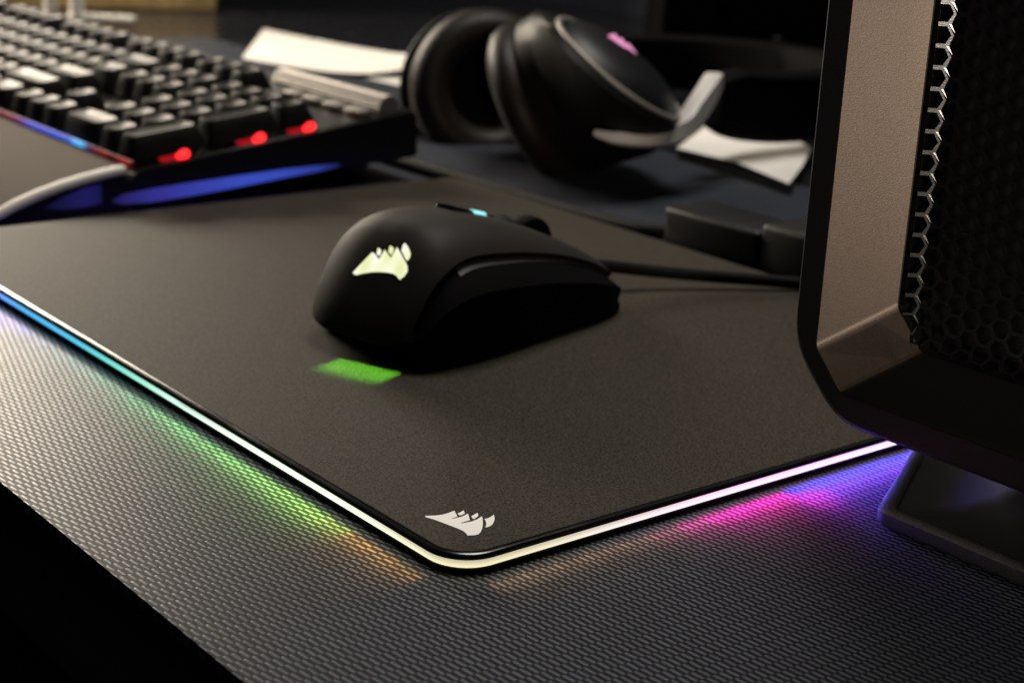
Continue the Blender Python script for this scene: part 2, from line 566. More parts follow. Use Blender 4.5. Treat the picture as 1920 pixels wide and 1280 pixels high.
US = [0, 0.6, 1.5, 2.6, 4, 6, 8, 10.5, 13, 16, 19, 22, 25, 28, 31, 35, 40, 46, 52, 58, 64, 70, 76, 82, 88, 94, 99, 104, 108, 111, 113, 115]


def sect(u):
    W, H = sinterp(u, T_W), sinterp(u, T_H)
    S = min(sinterp(u, T_S), H - 1.2)
    return W, H, S


def theta_for(z, H, sd=0):
    return math.asin(max(0.02, min(0.999, z / H)) ** (PEXP[sd] / 2))


def surf(u, th):
    W, H, S = sect(u)
    c, s_ = math.cos(th), math.sin(th)
    e = PEXP[0] if c > 0 else PEXP[1]
    if c > 0:
        W = sinterp(u, T_WR)
    return (math.copysign(abs(c) ** (2 / e), c) * W, max(0, s_) ** (2 / e) * H)


mouse = thing('gaming_mouse', 'black wired gaming mouse with a glowing sail emblem on its back', 'mouse', MO, (0, 0, 0))
NT = 30
rings = []
for u in US:
    W, H, S = sect(u)
    t0 = theta_for(S, H)
    t1 = math.pi - theta_for(S, H, 1)
    rings.append([mp(u, *surf(u, t0 + (t1 - t0) * k / NT)) for k in range(NT + 1)])
inner = [[p + (mp(u, 0, 4) - p) * 0.045 for p in rg] for u, rg in zip(US, rings)]
mb = MB().loft(rings, False, False, False)
mb.loft(inner, False, False, False)
n = NT + 1
nr = len(rings) * n
for i in range(len(rings) - 1):
    for j in (0, n - 1):
        mb.f.append((i * n + j, (i + 1) * n + j, nr + (i + 1) * n + j, nr + i * n + j))
for i in (0, len(rings) - 1):
    for j in range(n - 1):
        mb.f.append((i * n + j, i * n + j + 1, nr + i * n + j + 1, nr + i * n + j))
mb.f += [tuple(range(n)), tuple(range((len(rings) - 1) * n, len(rings) * n))]
shell = mb.build('top_shell', M_SATIN, mouse, 50)


def side_rings(sg):
    rr = []
    for u in US[6 if sg > 0 else 11:]:
        W, H, S = sect(u)
        if sg > 0:
            W = sinterp(u, T_WR)
        t0 = theta_for(S, H)
        ws, zs = surf(u, t0 if sg > 0 else math.pi - theta_for(S, H, 1))
        ws = abs(ws)
        k = interp(u, [(20, 0.0), (25, 1.0), (45, 0.85), (100, 0.25), (115, 0.1)])
        Wp = max(W, ws + 1.2 * k) if sg > 0 else max(ws + 0.2, W * 0.97)
        pr = [(ws - 5.5, zs - 1.2), (ws - 2.4, zs - 1.3), (ws - 1.8, zs - 1.6), (ws - 1.2 + 2.6 * k, zs - 1.8 - 2.3 * k), (Wp + 0.3, zs * 0.70 - 0.5), (Wp - 0.4, zs * 0.42),
              (Wp * 0.96, zs * 0.22 + 1.2), (Wp * 1.01 if sg > 0 else Wp * 0.9, 2.2), (Wp * 1.0 if sg > 0 else Wp * 0.88, 0.9), (Wp * 0.5, 0.9)]
        rr.append([mp(u, sg * w, max(0.9, z)) for w, z in pr])
    return rr


for sg in (1, -1):
    sr = side_rings(sg)
    MB().loft(sr, False, False, False).build('side_panel', M_RUBBER, mouse, 35)
    fac = [[(a * 0.85 + b * 0.15) + Vector((0, 0, 0.12)) + MW * sg * 0.12, (a * 0.08 + b * 0.92) + Vector((0, 0, 0.12)) + MW * sg * 0.12]
           for u, (a, b) in zip(US[6 if sg > 0 else 11:], [(r_[2], r_[3]) for r_ in sr]) if 24 <= u <= 105]
    MB().loft(fac, False, False, False).build('side_facet', M_FACET, mouse, 35)
# core closes the body under the shell and at both ends
core = []
for u in US:
    W, H, S = sect(u)
    ring = []
    cb = interp(u, [(0, 9.0), (9, 9.0), (13, 1.2)])
    for k in range(16):
        a = math.pi * k / 15
        c, s_ = math.cos(a), math.sin(a)
        Wc = sinterp(u, T_WR) if c > 0 else W
        ring.append(mp(u * 0.975 + 1.2, math.copysign(abs(c) ** 0.7, c) * Wc * 0.90, cb + max(0, s_) ** 0.7 * (H * 0.93 - cb)))
    core.append(ring)
MB().loft(core).build('core', M_BLACK, mouse, 40)
base_pl = [(w, u) for u, w in [(15, -18), (19, -25), (34, -28), (70, -26), (100, -24), (110, -17), (110, 17), (100, 24), (70, 26), (34, 28), (19, 25), (15, 18)]]
MB().loft([[mp(u, w, z) for w, u in base_pl] for z in (0.02, 1.3)]).build('base', M_RUBBER, mouse)
# split between the main buttons, the dpi keys and the scroll wheel
seam = [mp(u, 0.5, sinterp(u, T_H) - 0.15) for u in [50 + k * 2.5 for k in range(27)] if u <= 114.5]
MB().tube(seam, 0.55, 8).build('button_split', M_GLOSS, shell)
wc = mp(85, 0, 23.8)
MB().lathe([(8.2, -3.6), (9.6, -3.0), (10.0, -1.2), (10.0, 1.2), (9.6, 3.0), (8.2, 3.6)], wc, MW, 36).build('scroll_wheel', M_RUBBER, mouse)
gr = []
for u, dz in ((66.5, -0.2), (68.5, 0.9), (71.5, 2.1), (73.5, 1.9), (74.5, 0.2)):
    h = sinterp(u, T_H)
    gr.append([mp(u, w, h + dz * (1 - (w / 5.2) ** 2)) for w in (-5, -3.5, -1.5, 1.5, 3.5, 5)])
MB().loft(gr, False, False, False).build('wheel_guard', M_BLACK, shell, 60)
sl = []
for u in (72.5, 75, 79, 87, 95, 97):
    sl.append([mp(u, w, sinterp(u, T_H) + 0.12) for w in (-5, -4.4, 4.4, 5)])
MB().loft(sl, False, False, False).build('wheel_slot', M_BLACK, shell)


def key_block(u0, u1, hw, up_):
    r_ = []
    for u, dz in ((u0, 0.0), (u0 + 0.8, up_), (u1 - 0.8, up_), (u1, 0.0)):
        h = sinterp(u, T_H)
        r_.append([mp(u, w, h + (dz if abs(w) < hw else -0.3)) for w in (-hw, -hw + 0.6, 0, hw - 0.6, hw)])
    return MB().loft(r_, False, False, False)


key_block(44.0, 50.5, 4.0, 1.3).build('profile_button', M_GLOSS, shell)
key_block(51.5, 56.0, 3.0, 1.0).build('profile_button', M_GLOSS, shell)
key_block(57.0, 63.0, 2.0, 1.0).build('indicator_light', M_CYAN, shell)
MOUSE_LOGO = [[(7.51, -1.85), (8.72, 0.34), (9.82, 1.58), (10.9, 1.98), (11.73, 2.26), (11.65, 3.64), (10.98, 6.44), (12.92, 6.88), (12.55, 8.47), (12.05, 10.84), (14.29, 11.02), (13.77, 13.09), (13.2, 15.21), (12.85, 16.88), (12.34, 18.31), (11.76, 18.79), (10.9, 18.57), (9.87, 17.71), (9.8, 17.17), (9.98, 15.91), (9.9, 14.34), (9.59, 12.2), (9.15, 9.58), (8.55, 6.08), (7.86, 2.67), (7.24, -0.0), (7.29, -1.15)], [(11.75, 4.41), (12.64, 3.81), (12.88, 4.09), (12.59, 5.64), (12.07, 6.08), (11.53, 6.03), (11.49, 5.71)], [(12.86, 8.6), (13.8, 8.05), (14.04, 8.31), (13.82, 10.14), (13.23, 10.56), (12.61, 10.56), (12.52, 10.05)], [(14.11, 13.29), (15.18, 12.69), (15.8, 12.88), (15.49, 14.88), (14.77, 16.83), (14.03, 17.33), (13.25, 17.05), (13.3, 16.18), (13.75, 14.63)]]


def top_z(u, w):
    W, H, S = sect(u)
    if w > 0:
        W = sinterp(u, T_WR)
    e = PEXP[0] if w > 0 else PEXP[1]
    return H * max(0.0, 1 - min(1, abs(w) / W) ** e) ** (1 / e)


mb = MB()
for poly in MOUSE_LOGO:
    ctr = [sum(p[i] for p in poly) / len(poly) for i in (0, 1)]
    bm = bmesh.new()
    f = bm.faces.new([bm.verts.new((p[0], p[1], 0)) for p in poly])
    bmesh.ops.triangulate(bm, faces=[f])
    bmesh.ops.subdivide_edges(bm, edges=bm.edges[:], cuts=2, use_grid_fill=True)
    bm.verts.index_update()
    vs = []
    for v in bm.verts:
        u, w = v.co.x, v.co.y
        e = 0.4
        nrm = Vector((-(top_z(u + e, w) - top_z(u - e, w)) / (2 * e), -(top_z(u, w + e) - top_z(u, w - e)) / (2 * e), 1)).normalized()
        vs.append(mp(u + nrm.x * 0.22, w + nrm.y * 0.22, top_z(u, w) + nrm.z * 0.22))
    mb.add(vs, [[v.index for v in f.verts] for f in bm.faces])
    bm.free()
em = mb.build('emblem', M_LOGO, shell)
color_attr(em, lambda p: interp(math.sin(p.x * 0.9) * 0.5 + math.sin(p.z * 0.7 + p.x * 0.4) * 0.5, [(-1, (0.80, 0.86, 0.42)), (0, (0.94, 0.96, 0.62)), (1, (1.0, 1.0, 0.84))]))
MB().tube(spline([mp(108, 0, 9), mp(116, 0, 9.5), mp(124, 0.5, 10), (-150, 203, 12), (-138, 224, 10), (-122, 250, 8), (-105, 275, 6), (-75, 310, 4), (-20, 350, 3)], 40),
          [3.6 if k < 6 else 2.4 for k in range(40)]).build('cable', M_CABLE, mouse)
dl = bpy.data.lights.new('tail_lamp', 'AREA')
dl.shape = 'RECTANGLE'
dl.size, dl.size_y = 0.023, 0.008
dl.energy = 0.0075
dl.color = (0.22, 1.0, 0.04)
dl.spread = R(28)
lo = bpy.data.objects.new('tail_lamp', dl)
lo.parent = mouse
TB = Vector((0.34, -0.94, 0))            # direction the tail lamp throws its patch
lo.location = (Vector((-127.5, 62.2, 11.2)) - MO) * MM
lo.rotation_euler = (TB * 0.95 + Vector((0, 0, -0.80))).to_track_quat('-Z', 'Y').to_euler()
COL.objects.link(lo)
l2 = bpy.data.objects.new('tail_lamp', dl.copy())
l2.data.color = (0.55, 1.0, 0.04)
l2.data.energy = 0.0035
l2.data.spread = R(36)
l2.parent = mouse
l2.location = lo.location
l2.rotation_euler = lo.rotation_euler
COL.objects.link(l2)

# ------------------------------------------------------------------ keyboard
KX = -372.0
KT = math.atan(0.116)
kb = thing('keyboard', 'black mechanical keyboard with red and blue backlight beside the mouse pad', 'keyboard', (KX, 103, 3), (KT, 0, 0))
KM = wm(kb)


def kl(p):
    """keyboard-local mm (x leftwards negative from the right end) to world mm"""
    return (KM @ (Vector(p) * MM)) / MM


def kbuild(mb, name, m, parent=None, **k):
    mb.v = [tuple(kl(p)) for p in mb.v]
    return mb.build(name, m, parent or kb, **k)


KW = 462.0
prof = [(-1, 2.5), (0, 1.5), (149, -8.5), (151, -7.5), (152, 12), (150, 14), (2, 14), (0, 12.5), (-1, 10)]
kbuild(MB().loft([[(x, y, z) for y, z in prof] for x in (-KW, -KW + 1, -1, 0)]), 'body', M_BLACK)
kbuild(MB().box((-KW + 1.5, 1.5, 13.8), (-1.5, 150, 14.6), 0.3, 1), 'top_plate', M_ALU)
for fx in (-KW + 40, -60):
    kbuild(MB().box((fx, 132, -17.5), (fx + 30, 142, -5), 1.0), 'foot', M_BLACK)

CAPS = {}


def keycap(x, y, wu, du=1.0, z=17.5, h=10.5):
    """cap whose right-front corner cell starts at x,y (cell 19.05 mm)"""
    key = (wu, du)
    cx, cy = x - wu * 19.05 / 2, y + du * 19.05 / 2
    if key not in CAPS:
        hw, hd = (wu * 19.05 - 1.2) / 2, (du * 19.05 - 1.2) / 2
        rg = []
        for zz, ins, r_ in ((0, 0, 1.2), (h * 0.55, 1.5, 1.8), (h * 0.93, 2.7, 2.4), (h, 3.3, 2.4), (h - 0.25, 4.2, 2.2), (h - 1.1, 6.6, 1.4)):
            pts = round_rect(-hw + ins, -hd + ins * 0.9, hw - ins, hd - ins * 1.1, r_, 2, 400)
            rg.append([(a, b, zz) for a, b in pts])
        me_o = MB().loft(rg, True, False, True)
        me = bpy.data.meshes.new('keycap')
        me.from_pydata([Vector(p) * MM for p in me_o.v], [], me_o.f)
        me.polygons.foreach_set('use_smooth', [True] * len(me.polygons))
        me.set_sharp_from_angle(angle=R(35))
        me.materials.append(M_CAP)
        CAPS[key] = me
    o = bpy.data.objects.new('keycap', CAPS[key])
    COL.objects.link(o)
    o.parent = kb
    o.location = Vector((cx, cy, z)) * MM
    return o


U = 19.05
x0, y0 = -2.0, 2.5
# numeric pad, arrows, main block from right to left; rows from the front
keycap(x0, y0, 1, 2)
keycap(x0, y0 + 2 * U, 1, 2)
keycap(x0, y0 + 4 * U, 1)
keycap(x0 - U, y0, 1)
keycap(x0 - 2 * U, y0, 2)
for r_ in (1, 2, 3, 4):
    for c in (1, 2, 3):
        keycap(x0 - c * U, y0 + r_ * U, 1)
xa = x0 - 4.3 * U
for c in range(3):
    keycap(xa - c * U, y0, 1)
keycap(xa - U, y0 + U, 1)
for r_ in (3, 4):
    for c in range(3):
        keycap(xa - c * U, y0 + r_ * U, 1)
for c in range(3):
    keycap(xa - c * U, y0 + 5.35 * U, 1)
xm = xa - 3.3 * U
ROWS = [[1.5, 1, 1.5, 6.5, 1.5, 1, 1.5], [2.75] + [1] * 10 + [2.25], [2.25] + [1] * 11 + [1.75], [1.5] + [1] * 12 + [1.5], [2] + [1] * 13]
for r_, row in enumerate(ROWS):
    x = xm
    for wu in row:
        keycap(x, y0 + r_ * U, wu)
        x -= wu * U
x = xm
for g in range(3):
    for c in range(4):
        keycap(x, y0 + 5.35 * U, 1)
        x -= U
    x -= 0.66 * U
keycap(xm - 14 * U, y0 + 5.35 * U, 1)
# media keys and volume roller, back right
for c in range(4):
    kbuild(MB().box((-18 - c * 19, 121, 14.4), (-4 - c * 19, 129, 18.5), 1.0), 'media_key', M_ROLL)
ribs = []
NR = 40
rp = []
for k in range(NR):
    rr = 6.2 if k % 2 else 5.7
    rp.append((math.cos(2 * math.pi * k / NR) * rr, math.sin(2 * math.pi * k / NR) * rr))
kbuild(MB().loft([[(x, 139 + a, 17 + b) for a, b in rp] for x in (-104, -4)]), 'volume_roller', M_ROLL, smooth=20)
kbuild(MB().box((-108, 131, 13.9), (-2.5, 147.5, 15.2), 0.4), 'roller_bay', M_ALU)
# switches lit from below: three bright ones seen from the side
for (yy, zz) in ((27, 16.6), (66, 16.6), (93, 16.6)):
    dome = [(0.4, -4.0), (1.5, -3.4), (2.3, -1.8), (2.6, 0), (2.5, 1.6), (1.7, 3.0), (0.4, 3.5)]
    kbuild(MB().lathe(dome, (-4.2, yy, zz), (0, 1, 0), 16), 'switch_light', M_RED)
    kbuild(MB().lathe([(a * 0.75, b * 1.2) for a, b in dome], (-4.6, yy - 6.5, zz - 0.4), (0, 1, 0), 16), 'switch_light', M_REDDIM)
kbuild(MB().box((xa - 1.2 * U, y0 + U * 1.9, 14.6), (xa - 0.3 * U, y0 + U * 2.3, 17.5), 0.8), 'switch_light', M_RED)
kbuild(MB().box((xa - 0.1 * U, y0 + U * 1.5, 14.6), (xa + 0.35 * U, y0 + U * 1.9, 17), 0.8), 'switch_light', M_REDDIM)
# blue reflection painted as a glowing lens on the lower side; front edge backlight
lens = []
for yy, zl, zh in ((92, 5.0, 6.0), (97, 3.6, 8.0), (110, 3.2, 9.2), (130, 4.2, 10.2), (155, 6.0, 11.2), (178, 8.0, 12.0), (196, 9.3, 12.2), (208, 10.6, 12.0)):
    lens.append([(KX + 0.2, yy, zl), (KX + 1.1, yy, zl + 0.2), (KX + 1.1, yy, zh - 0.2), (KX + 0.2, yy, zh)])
sl_ = MB().loft(lens).build('side_reflection', M_BLUE, kb)
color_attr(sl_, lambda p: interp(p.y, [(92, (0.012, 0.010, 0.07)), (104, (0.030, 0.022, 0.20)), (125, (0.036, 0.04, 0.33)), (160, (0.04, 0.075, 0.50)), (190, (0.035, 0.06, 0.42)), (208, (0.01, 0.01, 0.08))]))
fl = MB().loft([[(x, 102.4, 19.3), (x, 101.4, 19.5), (x, 101.4, 21.6), (x, 102.4, 22.0)] for x in [-372 - 2 * k for k in range(100)]])
fo = fl.build('front_glow', M_BLUE, kb)
color_attr(fo, lambda p: interp(-p.x, [(372, (0.02, 0, 0)), (376, (0.28, 0.01, 0.01)), (384, (0.20, 0.008, 0.01)), (392, (0.02, 0, 0)), (398, (0.20, 0.01, 0.01)), (408, (0.14, 0.01, 0.02)), (416, (0.05, 0.02, 0.1)), (424, (0.1, 0.5, 1.0)),
                                       (431, (0.10, 0.45, 1.0)), (436, (0.06, 0.12, 0.62)), (480, (0.07, 0.08, 0.60)), (491, (0.12, 0.02, 0.25)), (500, (0.16, 0.008, 0.02)), (540, (0.12, 0.005, 0.01)), (571, (0.1, 0, 0))]))

# ------------------------------------------------------------------ wrist rest
wr = thing('wrist_rest', 'brown grey keyboard wrist rest with a curved silver end trim', 'wrist rest', (KX, 70, 0))
WP = [(36, 2.0), (41, 5.2), (50, 9.0), (60, 12.4), (70, 15.0), (80, 17.0), (90, 18.6), (98.5, 19.6)]
top = WP
MB().loft([[(x, y, z) for y, z in top] + [(x, 98.5, 0.6), (x, 36, 0.6)] for x in (-834, -376)]).build('pad_top', M_GREYTOP, wr, 35)
MB().loft([[(x, y, z - 2.6) for y, z in top] + [(x, 99, 0.4), (x, 36.5, 0.4)] for x in (-376, -372.5)]).build('end_cap', M_HUB, wr, 35)
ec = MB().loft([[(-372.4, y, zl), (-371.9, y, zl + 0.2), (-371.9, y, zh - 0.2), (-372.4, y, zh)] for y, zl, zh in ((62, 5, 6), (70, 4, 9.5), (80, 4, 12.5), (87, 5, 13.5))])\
    .build('end_light_spill', M_BLUE, wr)  # blue light falling on the end cap, put in as an emissive patch
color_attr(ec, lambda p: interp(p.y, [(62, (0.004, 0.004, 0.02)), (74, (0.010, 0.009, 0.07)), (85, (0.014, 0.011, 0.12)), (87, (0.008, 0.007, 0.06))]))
tr = []
for i, (y, z) in enumerate(WP):
    tr.append([(-376, y, z + 0.7), (-372, y, z + 0.5), (-371.4, y, z - 0.2), (-371.4, y, z - 2.4), (-372, y, z - 2.8), (-376, y, z - 2.0)])
MB().loft(tr).build('end_trim', M_TRIM, wr, 50)

# ------------------------------------------------------------------ computer tower on the right
CX, CY = -1.0, 110.0
tower = thing('computer_tower', 'black desktop computer tower with a bronze inner frame and honeycomb mesh front', 'computer', (90, 200, 0))
XR, ZT, ZB = 190.0, 390.0, 22.2


def oct_path(xl, zb, xr, zt, c, cz=None, n=1):
    """rectangle with cut corners in the x-z plane, starting bottom-left, counter-clockwise seen from the front"""
    cz = cz or c
    return [(xl + c, zb), (xr - c, zb), (xr, zb + cz), (xr, zt - cz), (xr - c, zt), (xl + c, zt), (xl, zt - cz), (xl, zb + cz)]


def soft(path, r, n=5):
    out = []
    m = len(path)
    for i in range(m):
        p0, p1, p2 = Vector(path[i - 1]), Vector(path[i]), Vector(path[(i + 1) % m])
        a, b = p1 + (p0 - p1).normalized() * r, p1 + (p2 - p1).normalized() * r
        for k in range(n + 1):
            t = k / n
            out.append(tuple((1 - t) ** 2 * a + 2 * t * (1 - t) * p1 + t * t * b))
    return out


def yring(path, y):
    return [(x, y, z) for x, z in path]


P_OUT = soft(oct_path(CX, ZB, XR, ZT, 17.0, 17.0), 8.0)
P_OUTB = soft(oct_path(CX + 1.2, ZB + 1.2, XR - 1.2, ZT - 1.2, 17.0, 17.0), 8.0)
P_IN = soft(oct_path(CX + 8.3, ZB + 8.0, XR - 8.3, ZT - 8.0, 9.6, 10.2), 1.6)
MB().loft([yring(P_IN, CY + 6), yring(P_IN, CY), yring(P_OUTB, CY), yring(P_OUT, CY + 1.2), yring(P_OUT, CY + 230), yring(P_OUTB, CY + 231)], True, False, True)\
    .build('shell', M_BLACK, tower, 30)


def inset_path(d):
    return soft(oct_path(CX + 8.3 + d, ZB + 8.0 + d * 0.95, XR - 8.3 - d, ZT - 8.0 - d * 0.95, 9.6 + 0.0 * d, 10.2), 1.6)


A_, B_, C_ = inset_path(0.05), inset_path(9.0), inset_path(12.4)
NS = 6                                     # points per softened corner of the path
for rng, m_, nm in (((NS * 1 + 3, NS * 4 + 2), M_BAND, 'side_trim'), ((NS * 5 + 3, NS * 8 + 2), M_BAND, 'side_trim'),
                    ((NS * 4 + 2, NS * 5 + 3), M_BLACK, 'rail'), ((-4, NS * 1 + 3), M_BLACK, 'rail')):
    deep = CY + (16.6 if m_ is M_BAND else 40)
    idx = [k % len(A_) for k in range(rng[0], rng[1] + 1)]
    rr_ = [yring([P_[k] for k in idx], y_) for P_, y_ in ((A_, CY + 0.4), (B_, CY + 12.2), (C_, CY + 16.0), (C_, deep))]
    MB().loft(rr_, False, False, False).build(nm, m_, tower, 25)
D_ = inset_path(12.0)
MB().loft([yring(C_, CY + 16.9), yring(D_, CY + 17.0), yring(D_, CY + 40)], True, False, False).build('inner_wall', M_RUBBER, tower, 25)
# honeycomb panel: sheet with its left and bottom borders bent forward
HS, HB = 3.05, 0.52
FOLD = 4.1
GX, GY, GZ = 23.6, 123.6, 43.5
c45 = math.sqrt(0.5)


def sheet(u, v, d=0.0):
    """u, v in mm along the sheet from its left and bottom edge, d depth behind the front face"""
    x = GX + (u * c45 if u < FOLD else FOLD * c45 + (u - FOLD))
    y = GY
    fu = min(u, FOLD) * c45
    fv = min(v, FOLD) * c45
    z = GZ + (v * c45 if v < FOLD else FOLD * c45 + (v - FOLD))
    return (x, y + min(fu, fv) + d, z)


mb = MB()
RP = HS * math.sqrt(3)
UMAX, VMAX = 148.0, 325.0
ncol = int(UMAX / (1.5 * HS))
nrow = int(VMAX / RP)
for c in range(ncol + 1):
    for r_ in range(-1, nrow):
        cu = 1.0 + c * 1.5 * HS
        cv = 1.2 + r_ * RP + (RP / 2 if c % 2 else 0)
        if cu + cv < 8.5 or cv < -1.2:
            continue
        out, inn = [], []
        for k in range(6):
            a = R(60 * k)
            out.append((max(0, cu + HS * math.cos(a)), max(0, cv + HS * math.sin(a))))
            inn.append((max(0, cu + (HS - HB * 1.15) * math.cos(a)), max(0, cv + (HS - HB * 1.15) * math.sin(a))))
        o = len(mb.v)
        mb.v += [sheet(*p) for p in out] + [sheet(*p) for p in inn] + [sheet(*p, 0.35) for p in inn]
        for k in range(6):
            l_ = (k + 1) % 6
            if not (out[k][0] == 0 and out[l_][0] == 0) and not (out[k][1] == 0 and out[l_][1] == 0):
                mb.f.append((o + k, o + l_, o + 6 + l_, o + 6 + k))
            mb.f.append((o + 6 + k, o + 6 + l_, o + 12 + l_, o + 12 + k))
mb.build('mesh_grille', M_GRILLE, tower, 20, shade=False)
MB().box((14, 142, 36), (180, 150, 378), 0).build('inner_panel', M_BLACK, tower)


def foot_ring(ins, z):
    base = [(34 + ins * 1.0, 108.5 + ins), (165 - ins, 108.5 + ins), (190 - ins, 155 + ins * 0.3), (190 - ins, 330 - ins), (9 + ins, 330 - ins), (9 + ins * 1.1, 157)]
    pts = []
    m = len(base)
    for i in range(m):
        p0, p1, p2 = Vector(base[i - 1]), Vector(base[i]), Vector(base[(i + 1) % m])
        r_ = 3.0
        a, b = p1 + (p0 - p1).normalized() * r_, p1 + (p2 - p1).normalized() * r_
        for k in range(5):
            t = k / 4
            q = (1 - t) ** 2 * a + 2 * t * (1 - t) * p1 + t * t * b
            pts.append((q.x, q.y, z))
    return pts


MB().loft([foot_ring(1.5, 0.1), foot_ring(0.4, 0.8), foot_ring(0, 1.6), foot_ring(0, 4.2), foot_ring(0.7, 4.9), foot_ring(2.6, 5.1), foot_ring(3.4, 4.6)], True, True, False)\
    .build('foot_rim', M_FOOT, tower, 40)
MB().loft([foot_ring(3.3, 4.5), foot_ring(8, 5.0), foot_ring(14, 6.5), foot_ring(20, 9.5), foot_ring(25, 14), foot_ring(28, 19), foot_ring(29, 24)], True, False, True)\
    .build('foot', M_BLACK, tower, 40)

# ------------------------------------------------------------------ headset behind the pad
hs = thing('headset', 'black over-ear headset with a silver yoke and pink lit emblem lying on the desk', 'headset', (-340, 350, 0))
AX = Vector((0.446, 0.363, 0.82)).normalized()
PC = Vector((-316, 333, 58))          # centre of the upper cup's outer plate


def cup_part(prof, c, ax, name, m, squash=1.0):
    return MB().lathe(prof, c, ax, 44).build(name, m, hs, 35)


def ring_part(R0, r0, r1, c, ax, name, m, n=44, k=12):
    a = Vector(ax).normalized()
    b = a.orthogonal().normalized()
    d = a.cross(b)
    rings_ = []
    for i in range(n + 1):
        t = 2 * math.pi * i / n
        e = b * math.cos(t) + d * math.sin(t)
        rings_.append([Vector(c) + e * (R0 + r0 * math.cos(2 * math.pi * j / k)) + a * (r1 * math.sin(2 * math.pi * j / k)) for j in range(k)])
    return MB().loft(rings_, True, False, False).build(name, m, hs, 60)


AXC = Vector((0.66, 0.46, 0.45)).normalized()
CC = Vector((-376, 338, 33))                       # centre of the cushion, turned against the plate


def ring_at(c, ax, r, ref, n=44):
    ax = Vector(ax).normalized()
    b = (Vector(ref) - ax * ax.dot(Vector(ref))).normalized()
    d = ax.cross(b)
    return [Vector(c) + (b * math.cos(2 * math.pi * i / n) + d * math.sin(2 * math.pi * i / n)) * r for i in range(n)]


UPV = (-0.26, 0.15, 0.95)
MB().loft([ring_at(CC + AXC * 6, AXC, 36, UPV), ring_at(CC + AXC * 7, AXC, 43, UPV), ring_at(CC + AXC * 16, AXC, 44, UPV),
           ring_at((CC + AXC * 30) * 0.5 + (PC - AX * 12) * 0.5, (AX + AXC), 44.5, UPV), ring_at(PC - AX * 3, AX, 41.5, UPV),
           ring_at(PC, AX, 39, UPV), ring_at(PC - AX * 0.6, AX, 36, UPV)]).build('ear_cup', M_CUP, hs, 35)
plate = cup_part([(35.5, -1.5), (35, 1.5), (32, 4.5), (24, 8), (12, 10), (2, 10.6)], PC, AX, 'outer_plate', M_HUB)
ring_part(37.5, 1.6, 1.2, PC + AX * 0.9, AX, 'plate_rim', M_ROLL)
ring_part(32, 13, 11, CC - AXC * 3, AXC, 'ear_cushion', M_LEATHER)
cup_part([(30, 2), (31, 5)], CC, AXC, 'cup_back', M_RUBBER)
e1 = Vector((0.62, 0.78, 0.05)).normalized()
e1 = (e1 - AX * e1.dot(AX)).normalized()
e2 = AX.cross(e1)
EMB = [[(-9, -5), (-3, -6), (4, -6), (9, -8), (10, -2), (6, 4), (3, 0), (1, 4), (-2, 0), (-4, 3)]]
mbv = MB()
for poly in EMB:
    ctr = PC + AX * 9.6 + e2 * 9 + e1 * -6
    n_ = len(poly)
    q = [ctr + e1 * a * 0.9 + e2 * b * 1.5 for a, b in poly]
    mbv.add(q + [p + AX * 0.9 for p in q], [tuple(range(n_, 2 * n_))] + [(i, (i + 1) % n_, n_ + (i + 1) % n_, n_ + i) for i in range(n_)])
mbv.build('emblem', M_PINK, plate)


def strap(path, widths, thick, name, m, wdir):
    pts = spline(path, 36)
    rings_ = []
    for i, p in enumerate(pts):
        t = (pts[min(i + 1, 35)] - pts[max(i - 1, 0)]).normalized()
        wv = (Vector(wdir) - t * Vector(wdir).dot(t)).normalized()
        nv = t.cross(wv)
        w_ = interp(i / 35, widths) / 2
        h = thick / 2
        rings_.append([p + wv * a * w_ + nv * b * h for a, b in ((-1, -0.5), (-0.85, -1), (0.85, -1), (1, -0.5), (1, 0.5), (0.85, 1), (-0.85, 1), (-1, 0.5))])
    return MB().loft(rings_).build(name, m, hs, 50)


strap([(-312, 318, 28), (-302, 323, 27), (-292, 336, 28), (-288, 350, 31), (-292, 363, 38), (-298, 377, 46), (-306, 390, 52)],
      [(0, 3), (0.3, 8), (0.7, 11), (0.9, 10), (1, 7)], 9, 'yoke', M_LTGREY, (-0.2, 0.25, 0.95))
strap([(-309, 392, 40), (-310, 412, 37), (-312, 445, 33), (-325, 500, 30), (-365, 555, 28), (-430, 590, 26), (-510, 580, 24), (-560, 530, 22), (-560, 470, 24), (-520, 420, 30)],
      [(0, 24), (0.1, 36), (0.5, 40), (1, 30)], 14, 'headband', M_RUBBER, (0, 0, 1))
BX = Vector((0.82, -0.35, 0.18)).normalized()
BC = Vector((-448, 356, 28))
ring_part(33, 12, 14, BC, BX, 'ear_cushion', M_LEATHER)
cup_part([(33, -9), (34, -10), (42, -11), (44, -20), (40, -40), (25, -50), (4, -54)], BC, BX, 'ear_cup', M_CUP)
ring_part(44.5, 2.2, 2.2, BC - BX * 19, BX, 'cup_rim', M_CUP)
cup_part([(28, -2), (27, -6), (3, -6)], BC, BX, 'driver_cloth', M_RUBBER)

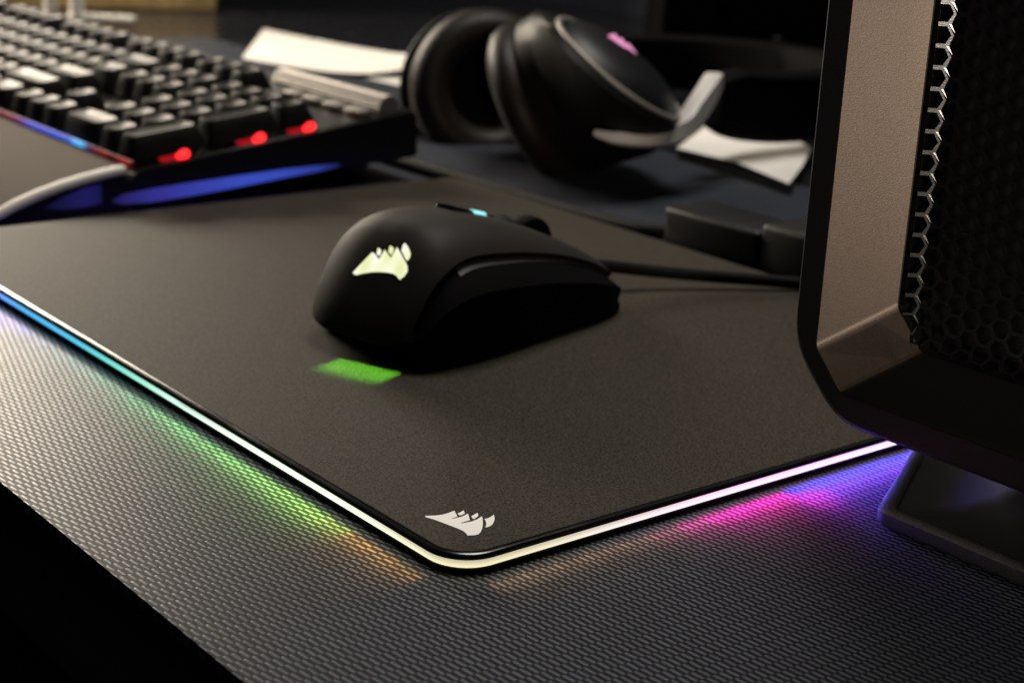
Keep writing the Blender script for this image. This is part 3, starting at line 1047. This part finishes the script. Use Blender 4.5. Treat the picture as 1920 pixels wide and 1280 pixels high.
# ------------------------------------------------------------------ papers and far things
def sheet_obj(name, quad_rows, m, label, cat, thick=0.5, loc=(0, 0, 0)):
    nrow_, ncol_ = len(quad_rows), len(quad_rows[0])
    vs = [p for r_ in quad_rows for p in r_]
    vs2 = [(p[0], p[1], p[2] - thick) for p in vs]
    o = nrow_ * ncol_
    fs = []
    for i in range(nrow_ - 1):
        for j in range(ncol_ - 1):
            a, b, c, d = i * ncol_ + j, i * ncol_ + j + 1, (i + 1) * ncol_ + j + 1, (i + 1) * ncol_ + j
            fs += [(a, b, c, d), (o + d, o + c, o + b, o + a)]
    per = [j for j in range(ncol_)] + [i * ncol_ + ncol_ - 1 for i in range(1, nrow_)] + \
          [(nrow_ - 1) * ncol_ + j for j in range(ncol_ - 2, -1, -1)] + [i * ncol_ for i in range(nrow_ - 2, 0, -1)]
    for a, b in zip(per, per[1:] + per[:1]):
        fs.append((a, b, o + b, o + a))
    return tag(MB().add(vs, fs).build(name, m, None, 30, loc), label, cat)


def lerp3(a, b, t):
    return tuple(p + (q - p) * t for p, q in zip(a, b))


# curled sheet behind the keyboard: front edge, back edge, right end lifting
fr = spline([(-779, 388, 1.0), (-722, 402, 1.0), (-682, 413, 2.5), (-659, 428, 5), (-658, 459, 8)], 18)
bk = spline([(-929, 494, 1.0), (-860, 499, 1.0), (-800, 498, 2.5), (-745, 495, 5), (-703, 487, 9)], 18)
sheet_obj('paper_sheet', [[tuple(a) for a in fr], [lerp3(a, b, 0.5) for a, b in zip(fr, bk)], [tuple(b) for b in bk]], M_WHITE,
          'large white curled paper sheet behind the volume roller of the keyboard', 'paper', 0.6, (-775, 440, 0))
sheet_obj('paper_sheet', [[(-664, 419, 1.0), (-603, 423, 1.0)], [(-668, 470, 1.0), (-612, 466, 1.0)]], M_WHITE,
          'small white paper lying in front of the curled sheet, left of the headset', 'paper', 0.6, (-640, 450, 0))
lf = [[(-355, 416, 6), (-303, 409, 8), (-259, 400, 6)], [(-388, 466, 6), (-337, 455, 10), (-288, 443, 6)], [(-425, 517, 6), (-370, 500, 14), (-322, 488, 6)]]
sheet_obj('leaflet', lf, M_WHITE, 'white folded leaflet lying beneath the headband beside the computer tower', 'leaflet', 0.6, (-340, 450, 0))
bx = MB()
bx.loft([[(-356, 418, z), (-258, 401, z), (-330, 497, z), (-428, 518, z)] for z in (0.1, 5.2)])
tag(bx.build('booklet', M_BLACK, None, 30, (-340, 450, 0)), 'thin black booklet lying under the white folded leaflet', 'booklet')

sd = thing('display_stand', 'white stand with two thin uprights and a flat foot behind the keyboard', 'stand', (-1040, 390, 0))
fxm = Matrix.Translation((-1014, 391, 0)) @ Matrix.Rotation(R(47), 4, 'Z')
MB().box((-30, -7, 0), (26, 7, 6.5), 2.5, 3, fxm).build('foot', M_WHITEPL, sd)
MB().box((-1034, 368, 0.2), (-1023, 379, 300), 3, 2).build('upright', M_WHITEPL, sd)
MB().box((-1076, 363, 0.2), (-1065, 374, 300), 3, 2).build('upright', M_WHITEPL, sd)
cb_ = thing('cabinet', 'pale cabinet on a warm wooden plinth at the back of the desk', 'cabinet', (-1400, 700, -3))
cx_ = Matrix.Translation((-1092, 539, 0)) @ Matrix.Rotation(R(65.7), 4, 'Z')
MB().box((-500, 0, -3), (0, 260, 34), 2, 2, cx_).build('plinth', M_WOOD, cb_)
MB().box((-498, 4, 34.5), (-2, 256, 560), 3, 2, cx_).build('body', M_PALE, cb_)
sp = thing('loudspeaker', 'black loudspeaker standing in the dark behind the headset', 'speaker', (-560, 700, 0))
spx = Matrix.Translation((-590, 720, 0)) @ Matrix.Rotation(R(52), 4, 'Z')
MB().box((-75, -60, 0), (75, 60, 260), 4, 3, spx).build('cabinet', M_RUBBER, sp)
for a, b in ((-30, 62), (10, 30)):
    c0 = spx @ Vector((a, -60, b))
    MB().lathe([(5, 0), (5, 4), (3.5, 5.5)], c0, (spx.to_3x3() @ Vector((0, -1, 0))), 20).build('knob', M_CUP, sp)
mn = thing('monitor', 'dark bluish monitor panel at the back, just left of the computer tower', 'monitor', (-420, 900, 0))
MB().box((-640, 905, 60), (-200, 925, 420), 5, 3).build('housing', M_WALL, mn)
MB().box((-630, 902.5, 72), (-210, 904.8, 410), 0.5, 1).build('screen', M_SCREEN, mn)
MB().box((-470, 880, 0), (-370, 934, 6), 2, 2).build('base', M_BLACK, mn)
MB().box((-435, 926, 5), (-405, 934, 200), 2, 2).build('neck', M_BLACK, mn)
